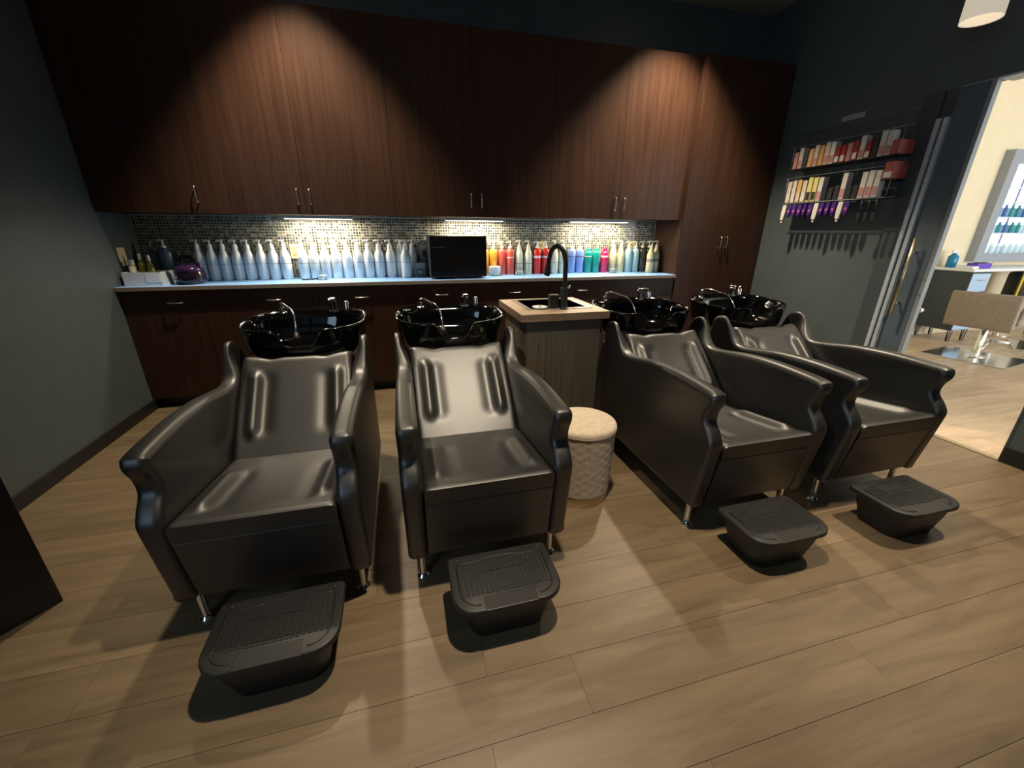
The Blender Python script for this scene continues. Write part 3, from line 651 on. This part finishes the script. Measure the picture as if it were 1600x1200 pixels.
outlet('cream outlet on the tiles behind the pale aqua bottles', (ray_x(986, -.01, 385), -.0100, 1.145), 0)
outlet('cream switch plate on the dark left wall above the counter', (.0005, -.225, 1.105), -math.pi/2, .125, .09)

# left end of the counter
r = thing('storage_bin', 'white open plastic bin at the left end of the counter', 'bin', (.137, -.255, ZK+.0005), .0)
g = G(); g.box((-.115, -.09, 0), (.115, .09, .004))
for a, b in (((-.115, -.09), (.115, -.086)), ((-.115, .086), (.115, .09)), ((-.115, -.086), (-.111, .086)), ((.111, -.086), (.115, .086))): g.box((a[0], a[1], .004), (b[0], b[1], .090))
g.obj('bin_shell', mcol('frosted_white', (.70, .74, .78, 1), .3), r)
G().box((.02, -.0922, .02), (.11, -.0902, .078)).obj('label', mcol('paper', (.78, .80, .84, 1), .7), r)
bz = ZK+.0055
for x, y, lab, bodyc, hh in ((.092, -.215, 'small bottle of olive green liquid in the bin, left one', (.34, .34, .06, 1), .165), (.142, -.210, 'small bottle of olive green liquid in the bin, right one', (.38, .36, .09, 1), .155)):
    r = thing('oil_bottle', lab, 'bottle', (x, y, bz), 0, 'olive green bottles in the bin')
    G().lathe([(.001, 0), (.018, 0), (.020, .004), (.020, hh-.03), (.010, hh-.015), (.009, hh), (.001, hh)], n=18).obj('bottle_body', mcol('olive_liquid_%d' % int(x*1000), bodyc, .2), r, True, auto=45)
    G().lathe([(.001, hh), (.011, hh), (.010, hh+.03), (.006, hh+.04), (.001, hh+.04)], n=14).obj('cap', M['whiteplastic'], r, True, auto=45)
r = thing('squeeze_bottle', 'cream squeeze bottle leaning in the bin by the left wall', 'bottle', (.058, -.265, bz), 0)
G().lathe([(.001, 0), (.020, 0), (.022, .004), (.022, .115), (.014, .13), (.001, .13)], n=18).obj('bottle_body', mcol('cream_tube', (.70, .66, .52, 1), .4), r, True, auto=45)
G().lathe([(.001, .131), (.019, .131), (.019, .165), (.001, .167)], n=16).obj('cap', M['whiteplastic'], r, True, auto=45)
for x, y, hh, lab in ((.108, -.065, .275, 'slate blue pump bottle at the back left of the counter'), (.200, -.085, .285, 'slate blue pump bottle with white pump beside the bin')):
    r = thing('pump_bottle', lab, 'bottle', (x, y, ZK+.0005), 0, 'slate blue pump bottles')
    G().lathe([(.001, 0), (.040, 0), (.045, .005), (.045, hh-.085), (.039, hh-.064), (.016, hh-.05), (.014, hh-.04), (.001, hh-.04)], n=22, sy=.85).obj('bottle_body', mcol('slate_blue', (.085, .14, .23, 1), .25), r, True, auto=45)
    pump(G(), hh-.04, .06).obj('pump', M['whiteplastic'] if x > .15 else mcol('greyblue_pump', (.18, .24, .32, 1)), r, True, auto=45)
r = thing('sponge_block', 'cream sponge block behind the purple appliance handle', 'sponge', (.310, -.058, ZK+.0005), .1)
G().box((-.05, -.028, 0), (.05, .028, .135), .012).obj('foam', mcol('cream_foam', (.52, .49, .34, 1), .9, bump=.3, bscale=200), r)
r = thing('countertop_appliance', 'glossy purple and black appliance with arched handle on the counter', 'appliance', (.405, -.275, ZK+.0005))
pur = mcol('purple_gloss', (.018, .006, .032, 1), .12); 
G().lathe([(.001, 0), (.076, 0), (.088, .006), (.098, .030), (.097, .070), (.090, .086), (.001, .088)], n=36).obj('base', mcol('black_plum', (.010, .005, .012, 1), .15), r, True, auto=60)
G().lathe([(.001, .0885), (.090, .0885), (.094, .094), (.087, .112), (.06, .130), (.001, .138)], n=36).obj('dome', mcol('purple_dome', (.030, .012, .055, 1), .15), r, True, auto=60)
G().tube(catmull([(-.125, .145, .006), (-.128, .145, .07), (-.112, .125, .135), (-.07, .08, .175), (-.005, .02, .182), (.06, -.01, .155), (.085, -.012, .105)], 6), .015, 12).obj('handle', pur, r, True)
G().tube([(-.060+.012*math.cos(a*.5236), -.081, .042+.016*math.sin(a*.5236)) for a in range(13)], .003, 6).obj('button_ring', M['chrome'], r, True)
r = thing('flat_brush', 'flat dark brush lying before the white bottles', 'brush', (ray_x(482, -.2, 433), -.20, ZK+.0005), .25)
G().box((-.05, -.010, 0), (.05, .010, .010), .004).obj('handle', M['plastic'], r)
G().box((.052, -.013, .001), (.085, .013, .014), .003).obj('head', M['plastic'], r)

# ------------------------------------------------------------------ wall rack with hair products
XW = 5.17                                            # front plane of the rack
rack = r = thing('wall_rack', 'dark wire wall rack filled with hair colour boxes', 'rack', (XR-.075, -1.12, 1.5)); ro = Vector(r.location)
def wire(P, rad=.0022, name='wire', m=None): G().tube(P, rad, 6).move(-ro).obj(name, m or M['wire'], rack, True)
for k in range(9): y = -.66-.105*k; wire([(XR-.006, y, 2.09-.004*k), (XR-.006, y, 1.50)])
for z in (2.07, 1.62): wire([(XR-.010, -.60, z), (XR-.010, -1.53, z)])
for z0, z1 in ((1.79, 1.950), (1.530, 1.722)):
    G().box((XW, -1.54, z0-.008), (XR-.012, -.72, z0), .001).move(-ro).obj('shelf', M['matteblack'], r)
    wire([(XW, -.70, z1), (XW, -1.54, z1)]); wire([(XW, -1.54, z1), (XR-.01, -1.54, z1+.02)]); wire([(XW, -.72, z1), (XR-.01, -.72, z1+.02)])
    wire([(XW, -1.54, z0), (XW, -1.54, z1)]); wire([(XW, -.72, z0), (XW, -.72, z1)])
wire([(XW-.01, -.71, 1.522), (XW-.01, -1.54, 1.522)], .004, 'rail'); wire([(XW, -1.53, 1.520), (XR-.01, -1.56, 1.535)], .003, 'hook')
t = thing('rack_sign', 'small grey label plate on the wall above the rack', 'sign', (XR-.001, -1.04, 2.115))
G().box((-.004, -.088, -.018), (0, .088, .018), .001).obj('plate', mcol('grey_label', (.32, .33, .32, 1)), t)
PC = {'cream': (.62, .54, .42, 1), 'pale': (.66, .62, .56, 1), 'pink': (.50, .22, .20, 1), 'red': (.34, .035, .03, 1), 'gold': (.62, .40, .16, 1), 'yellow': (.66, .58, .22, 1), 'dark': (.03, .03, .032, 1), 'salmon': (.46, .10, .075, 1), 'purple': (.055, .02, .16, 1), 'orange': (.60, .30, .10, 1)}
def carton(lab, group, y, z, w, d, h, c, cap=None, x=None):
    x = XW+.004+d/2 if x is None else x
    r = thing('colour_box', lab, 'box', (x, y, z+.0005), random.uniform(-.04, .04), group)
    G().box((-d/2, -w/2, 0), (d/2, w/2, h), .0015).obj('carton', mcol('carton_'+c, PC[c], .45), r)
    if cap: G().box((-d/2-.0008, -w/2+.003, h*.06), (-d/2, w/2-.003, h*.40)).obj('printed_band', mcol('carton_'+cap, PC[cap], .45), r)
row1 = ['pink', 'cream', None, 'gold', 'cream', 'orange', 'cream', 'pale', 'red', 'red', 'pink', 'red', 'pale', 'red', 'dark', 'pale', 'pale']
for i, c in enumerate(row1):
    if c is None: continue
    y = -.748-.0445*i; h = [.125, .15, 0, .13, .15, .14, .155, .15, .11, .115, .12, .125, .15, .11, .12, .155, .15][i]
    carton('%s box of hair colour, %s from the left on the upper rack shelf' % ({'pink': 'dusty pink', 'gold': 'golden', 'dark': 'black', 'pale': 'off-white'}.get(c, c), ORD[i]), 'boxes on the upper rack shelf', y, 1.79, .036, .05, h, c, {'cream': 'pink', 'pale': 'pink', 'gold': 'orange', 'red': 'pale'}.get(c))
row2 = ['cream', 'cream', 'gold', 'cream', 'yellow', 'yellow', 'pale', None, 'dark', 'dark', 'pale', 'dark', 'dark', 'pale', 'pale', 'pale']
for i, c in enumerate(row2):
    if c is None: continue
    y = -.748-.0470*i; h = [.165, .17, .17, .16, .18, .175, .17, 0, .09, .10, .18, .08, .09, .17, .175, .17][i]
    carton('%s box of hair colour, %s from the left on the lower rack shelf' % ({'pink': 'dusty pink', 'gold': 'golden', 'dark': 'black', 'pale': 'off-white'}.get(c, c), ORD[i]), 'boxes on the lower rack shelf', y, 1.53, .037, .05, h, c, {'cream': 'pale', 'pale': 'pink', 'yellow': 'dark', 'gold': 'cream'}.get(c))
carton('large brick red carton at the right end of the upper rack shelf', 'red cartons on the rack', -1.512, 1.79, .045, .135, .085, 'salmon', x=XR-.085)
carton('large brick red carton stacked low at the right end of the rack', 'red cartons on the rack', -1.512, 1.64, .055, .135, .105, 'salmon', 'pale', x=XR-.085)
G().box((XR-.155, -1.543, 1.631), (XR-.013, -1.482, 1.6395), .001).move(-ro).obj('ledge', M['matteblack'], rack)
for i in range(12):
    y = -.755-.049*i; c = 'purple' if i not in (0, 6, 10) else 'pale'
    r = thing('hanging_tube', ('%s tube hanging under the rack, %s from the left' % ('purple' if c == 'purple' else 'white', ORD[i])), 'tube', (XW-.008, y, 1.517), random.uniform(-.2, .2), 'tubes hanging under the rack')
    h = .105 if c == 'purple' else .145
    g = G().loft([[(sx*a, sy*b, z) for sx, sy in ((-1, -1), (1, -1), (1, 1), (-1, 1))] for a, b, z in ((.003, .016, -.004), (.009, .017, -h*.5), (.011, .012, -h*.85), (.006, .006, -h*.87), (.006, .006, -h))])
    g.obj('tube', mcol('tube_'+c, PC[c], .35), r)
    if c == 'purple': G().box((-.0105, -.008, -h*.62), (-.0095, .008, -h*.45)).obj('print', mcol('pink_print', (.6, .12, .30, 1)), r)
for i, y in enumerate((-1.40, -1.45, -1.50)):
    r = thing('hanging_brush', 'black brush hanging under the rack, %s of the three' % ORD[i], 'brush', (XW-.008, y, 1.517), 0, 'black brushes hanging under the rack')
    G().tube([(0, 0, -.004), (0, 0, -.09)], .006, 8).obj('handle', M['plastic'], r, True); G().box((-.006, -.012, -.150), (.006, .012, -.091), .003).obj('bristles', M['plastic'], r)

# ------------------------------------------------------------------ glass door in the right wall
do = Vector((XR, -1.68, 0)); d = bpy.data.objects.new('door_1', None); COL.objects.link(d); d.location = do; d['kind'] = 'structure'
P_ = lambda g, n, m, sm=False: g.move(-do).obj(n, m, d, sm)
P_(G().box((XR-.012, -1.612, 0), (XR+.11, -1.505, DT-.002), .003), 'casing', M['doorframe'])
P_(G().box((XR-.020, -1.640, 0), (XR+.03, -1.614, 1.977), .002), 'metal_strip', M['alu'])
P_(G().box((XR-.020, -1.682, 0), (XR+.03, -1.656, 1.977), .002), 'metal_strip', M['alu'])
P_(G().box((XR-.006, -1.655, 0), (XR+.03, -1.641, 1.977)), 'groove', M['doorframe'])
P_(G().box((XR+.002, -1.834, 0), (XR+.022, -1.6825, DT-.004)), 'glass_panel', M['darkglass'])
P_(G().box((XR+.002, -1.6824, 1.978), (XR+.028, -1.614, DT-.004)), 'head_block', M['doorframe'])
P_(G().box((XR-.006, -1.858, 0), (XR+.034, -1.834, DT-.004), .002), 'stile', mat('grey_stile', (.22, .24, .25, 1), .5, noise=.08))
for z in (1.00, .90): P_(G().tube([(XR-.006, -1.846, z), (XR-.009, -1.846, z)], .006, 10), 'screw', M['chrome'], True)
h = P_(G().tube([(XR-.055, -1.742, .735), (XR-.055, -1.742, 1.262)], .0085, 14), 'handle', M['brass'], True)
for z in (.83, 1.17): P_(G().tube([(XR-.055, -1.742, z), (XR+.002, -1.742, z)], .008, 10), 'standoff', M['steel'], True)
P_(G().tube([(XR+.034, -1.846, .79), (XR+.055, -1.846, .79), (XR+.075, -1.846, .79)], [.008, .016, .014], 12), 'knob', M['chrome'], True)
struct('trim_1', G().box((XR-.008, D1, DT-.012), (XR+.12, -1.860, DT-.001), .001), M['alu'])
struct('trim_2', G().box((XR-.012, D1, 0), (XR+.03, -1.62, .006), .002), M['brass'])
struct('trim_3', G().box((XR-.004, D1-.012, 0), (XR+.125, D1+.001, DT), .002), M['doorframe'])

# ------------------------------------------------------------------ salon beyond the door
SX = XR+.12
sf = struct('floor_salon', G().box((XR, -7, -.06), (14, .1, -.004)), M['sub'])
lay_planks(sf, XR, 13.4, 0, -3.4, M['floor2'])
link('plank_field', [(XR, -7, -.001), (14, -7, -.001), (14, -3.4, -.001), (XR, -3.4, -.001)], [(0, 1, 2, 3)], M['floor2'], sf)['kind'] = 'stuff'
struct('wall_salon_back', G().box((SX, 0, -.06), (14, .12, 3.4)), M['beige'])
struct('wall_salon_end', G().box((14, -7, -.06), (14.12, .12, 3.4)), M['beige'])
struct('wall_salon_side', G().box((SX-.001, -7, -.06), (SX+.01, D1-.02, 3.4)).box((SX-.001, D0+.02, -.06), (SX+.01, .0, 3.4)).box((SX-.001, D1-.02, DT+.01), (SX+.01, D0+.02, 3.4)), M['beige'])
struct('ceiling_salon', G().box((SX, -7, 3.4), (14.12, .12, 3.5)), mat('white_ceiling', (.8, .8, .78, 1), .8, noise=.02))
struct('wall_salon_front', G().box((SX, -7.12, -.06), (6.2, -7, 3.4)).box((13, -7.12, -.06), (14.12, -7, 3.4)).box((6.2, -7.12, 2.95), (13, -7, 3.4)).box((6.2, -7.12, -.06), (13, -7, .55)), M['beige'])
g = G()
for x in (6.2, 8.45, 10.7, 12.95): g.box((x, -7.08, .55), (x+.05, -7.0, 2.95))
g.box((6.2, -7.08, .55), (13, -7.0, .60)).box((6.2, -7.08, 2.90), (13, -7.0, 2.95)); struct('window_2', g, M['alu'])
# styling station
def hairpin(root, x, y, h, r0):
    for dx, dy in ((.03, 0), (0, -.03)):
        G().tube([(x, y, h), (x+dx*.6, y+dy*.6, .012), (x+dx*1.2, y+dy*1.2, .012), (x+dx*1.6, y+dy*1.6, h)], .005, 6).move(-Vector(r0)).obj('leg', M['matteblack'], root, True)
for k, (x0, lab) in enumerate(((8.50, 'slate styling station on hairpin legs just through the doorway'), (11.0, 'slate styling station farther down the next room'))):
    r0 = (x0+.45, -.22, 0); r = thing('styling_station', lab, 'cabinet', r0, group='styling stations')
    Pn = lambda g, n, m: g.move(-Vector(r0)).obj(n, m, r)
    Pn(G().box((x0, -.425, .15), (x0+.33, -.022, .865), .003), 'cabinet_body', M['slate'])
    for j in range(3):
        dr = Pn(G().box((x0+.008, -.432, .16+.235*j), (x0+.322, -.4255, .16+.228*(j+1)), .002), 'drawer', M['paleblue'])
        Pn(G().tube([(x0+.10, -.445, .16+.235*j+.14), (x0+.23, -.445, .16+.235*j+.14)], .006, 8), 'drawer_pull', M['chrome'])
    Pn(G().box((x0-.02, -.44, .866), (x0+1.7, -.02, .895), .002), 'worktop', M['whiteplastic'])
    for x, y in ((x0+.02, -.05), (x0+.02, -.39), (x0+.28, -.05), (x0+.28, -.39), (x0+1.60, -.05), (x0+1.60, -.36)): hairpin(r, x, y, .15 if x < x0+.5 else .866, r0)
# framed mirror over the station, its reflected window, shelves and bottles built solid
x0, x1, z0, z1 = 9.06, 10.30, .955, 2.235
r0 = ((x0+x1)/2, -.05, z0); r = thing('display_case', 'grey framed glazed display of bottles over the styling station', 'display', r0)
Pn = lambda g, n, m: g.move(-Vector(r0)).obj(n, m, r)
Pn(G().box((x0, -.095, z0), (x0+.14, -.001, z1)).box((x1-.14, -.095, z0), (x1, -.001, z1)).box((x0+.14, -.095, z1-.14), (x1-.14, -.001, z1)).box((x0+.14, -.095, z0), (x1-.14, -.001, z0+.10)), 'frame', M['greyframe'])
Pn(G().box((x0+.14, -.010, z0+.10), (x1-.14, -.002, z1-.14)), 'bright_panel', M['skyglow'])  # glowing sheet in place of the window that the mirror reflects
mul = mcol('violet_mullion', (.20, .19, .42, 1))
Pn(G().box((9.545, -.0165, z0+.10), (9.575, -.012, z1-.14)), 'mullion', mul)
for z in (1.835, 1.66, 1.49, 1.30): Pn(G().box((x0+.14, -.085, z-.006), (x1-.14, -.012, z+.006)), 'shelf', mcol('pale_shelf', (.62, .68, .74, 1)))
tealb = mcol('teal_display', (.02, .22, .24, 1)); blueb = mcol('blue_display', (.05, .12, .32, 1)); palb = mcol('pale_display', (.5, .62, .66, 1))
for zi, (zs, cols) in enumerate(((1.496, [tealb, blueb, tealb, tealb, blueb, tealb, blueb, tealb]), (1.306, [palb, tealb, blueb, tealb, tealb, palb, tealb, blueb]), (z0+.1005, [palb]*8))):
    for k, cm in enumerate(cols):
        t = thing('display_bottle', '%s bottle, %s from the left on the %s display shelf' % ('teal' if cm == tealb else 'blue' if cm == blueb else 'pale', ORD[k], ['upper', 'middle', 'lowest'][zi]), 'bottle', (9.245+.122*k, -.049, zs+.0005), 0, 'bottles in the framed display')
        hh = [.14, .13, .12][zi]
        G().lathe([(.001, 0), (.026, 0), (.027, .004), (.027, hh*.7), (.012, hh*.8), (.012, hh), (.001, hh)], n=12).obj('bottle_body', cm, t, True, auto=45)
# things on the station top
for k, (x, y, h, c, lab) in enumerate(((8.62, -.12, .17, (.004, .18, .36, 1), 'bright blue spray bottle on the styling station'), (8.80, -.30, .06, (.12, .05, .50, 1), 'violet brush tray on the styling station'))):
    r = thing('spray_bottle' if k == 0 else 'brush_tray', lab, 'bottle' if k == 0 else 'tray', (x, y, .8955))
    if k == 0:
        G().lathe([(.001, 0), (.045, 0), (.05, .006), (.05, h*.75), (.02, h*.95), (.02, h), (.001, h)], n=18).obj('bottle_body', mcol('blue_spray', c, .2), r, True, auto=45)
        G().box((-.05, -.012, h), (.03, .012, h+.035), .004).obj('trigger_head', M['whiteplastic'], r)
    else:
        G().box((-.13, -.05, 0), (.13, .05, .012), .003).box((-.13, -.05, .0125), (.13, -.045, h)).box((-.13, .045, .0125), (.13, .05, h)).box((-.13, -.045, .0125), (-.125, .045, h)).box((.125, -.045, .0125), (.13, .045, h)).obj('tray', mcol('violet_tray', c, .3), r)
        G().box((-.09, -.02, .0125), (.10, .02, .07), .006).obj('brush', M['plastic'], r)
r = thing('white_box', 'small white tray at the near end of the styling station', 'tray', (8.55, -.33, .8955)); G().box((-.05, -.08, 0), (.05, .08, .03), .004).obj('tray', M['whiteplastic'], r); G().box((-.04, -.07, .0302), (.04, .07, .034), .001).obj('lining', M['paleblue'], r)
# salon chairs
def make_salon_chair():
    r = thing('styling_chair', 'x', 'chair')
    G().box((-.34, -.34, 0), (.34, .34, .012), .003).obj('floor_plate', mcol('polished_plate', (.62, .68, .74, 1), .15, metal=1), r)
    G().lathe([(.001, .0125), (.09, .0125), (.085, .02), (.035, .032), (.032, .30), (.025, .31), (.025, .36), (.001, .36)], n=24).obj('pedestal', M['chrome'], r, True, auto=40)
    G().box((-.25, -.24, .361), (.25, .26, .47), .04).obj('seat', M['taupe'], r, True)
    g = G(); P = [(y, z) for y, z in ((-.30, .36), (-.235, .36), (-.255, .72), (-.32, .72))]
    rounded_extrude(g, catmull([(-.300, .37), (-.262, .362), (-.245, .39), (-.262, .55), (-.280, .70), (-.305, .722), (-.335, .70), (-.325, .55)], 5, True), -.262, .262, .018, lambda u, v, w: (w, u, v), 4); g.obj('backrest', M['taupe'], r, True)
    for s in (-1, 1):
        g = G(); g.tube(catmull([(s*.255, -.22, .42), (s*.275, -.20, .60), (s*.285, -.05, .645), (s*.285, .18, .63), (s*.275, .22, .60)], 5), .024, 10); g.obj('armrest', M['taupe'], r, True)
        G().tube(catmull([(s*.27, .20, .60), (s*.25, .22, .52), (s*.22, .20, .43)], 4), .012, 8).obj('arm_strut', M['chrome'], r, True)
    G().tube([(-.14, .30, .16), (.14, .30, .16)], .018, 10).obj('foot_bar', M['chrome'], r, True)
    g = G(); g.tube([(0, .03, .05), (0, .20, .12), (0, .30, .16)], .012, 8); g.obj('foot_strut', M['chrome'], r, True)
    return r
sc = make_salon_chair()
for i, (x, y, rz, lab) in enumerate(((8.02, -.96, math.radians(-80), 'taupe styling chair nearest the doorway, its back toward us'), (9.35, -.98, math.radians(-60), 'taupe styling chair behind the nearest one in the next room'), (10.6, -.98, math.radians(-60), 'taupe styling chair farthest from the doorway'))):
    c = sc if i == 0 else copy_tree(sc); c.location = (x, y, 0); c.rotation_euler = (0, 0, rz); tag(c, lab, 'chair', 'taupe styling chairs')
r = thing('tool_bag', 'black bag with yellow strap standing on the styling worktop', 'bag', (9.55, -.32, .8955))
# hangs below the worktop edge: moved to the floor stand
r.location = (9.70, -.30, 0)
G().box((-.13, -.07, .42), (.13, .09, .84), .04).obj('bag', M['matteblack'], r, True); G().box((-.155, -.085, .44), (-.125, -.071, .83), .002).obj('strap', mcol('yellow_strap', (.75, .55, .03, 1)), r)
G().lathe([(.001, 0), (.12, 0), (.12, .012), (.015, .02), (.015, .42), (.001, .42)], n=18).obj('stand', M['chrome'], r, True, auto=40)

# pendant shade, top right
r = thing('pendant_lamp', 'pale linen cylinder pendant shade hanging near the doorway', 'lamp', (4.80, -2.0, 2.285))
G().loft([[(rr*math.cos(2*math.pi*j/40), rr*math.sin(2*math.pi*j/40), z) for j in range(40)] for rr, z in ((.080, 0), (.080, .003), (.078, .30), (.074, .30), (.076, .003), (.080, 0))], False, False).obj('shade', M['shade'], r, True, auto=50)
G().lathe([(.001, .12), (.025, .12), (.03, .16), (.018, .21), (.001, .22)], n=16).obj('bulb', M['whiteplastic'], r, True)
G().tube([(0, 0, .21), (0, 0, ZC-2.285-.001)], .003, 6).obj('cord', M['plastic'], r, True)
G().lathe([(.001, ZC-2.285-.026), (.05, ZC-2.285-.026), (.05, ZC-2.285-.001), (.001, ZC-2.285-.001)], n=20).obj('canopy', M['matteblack'], r, True, auto=40)

# black cabinet cut by the left frame edge
r = thing('black_cabinet', 'black cabinet cut off by the left edge of the picture', 'cabinet', (.593, -2.34, 0), math.radians(-129.5))
G().box((0.0, -.29, 0.0), (.42, 0, .95), .004).obj('body', M['base'], r)
G().box((-.01, -.295, .951), (.425, .01, .975), .003).obj('top', M['matteblack'], r)
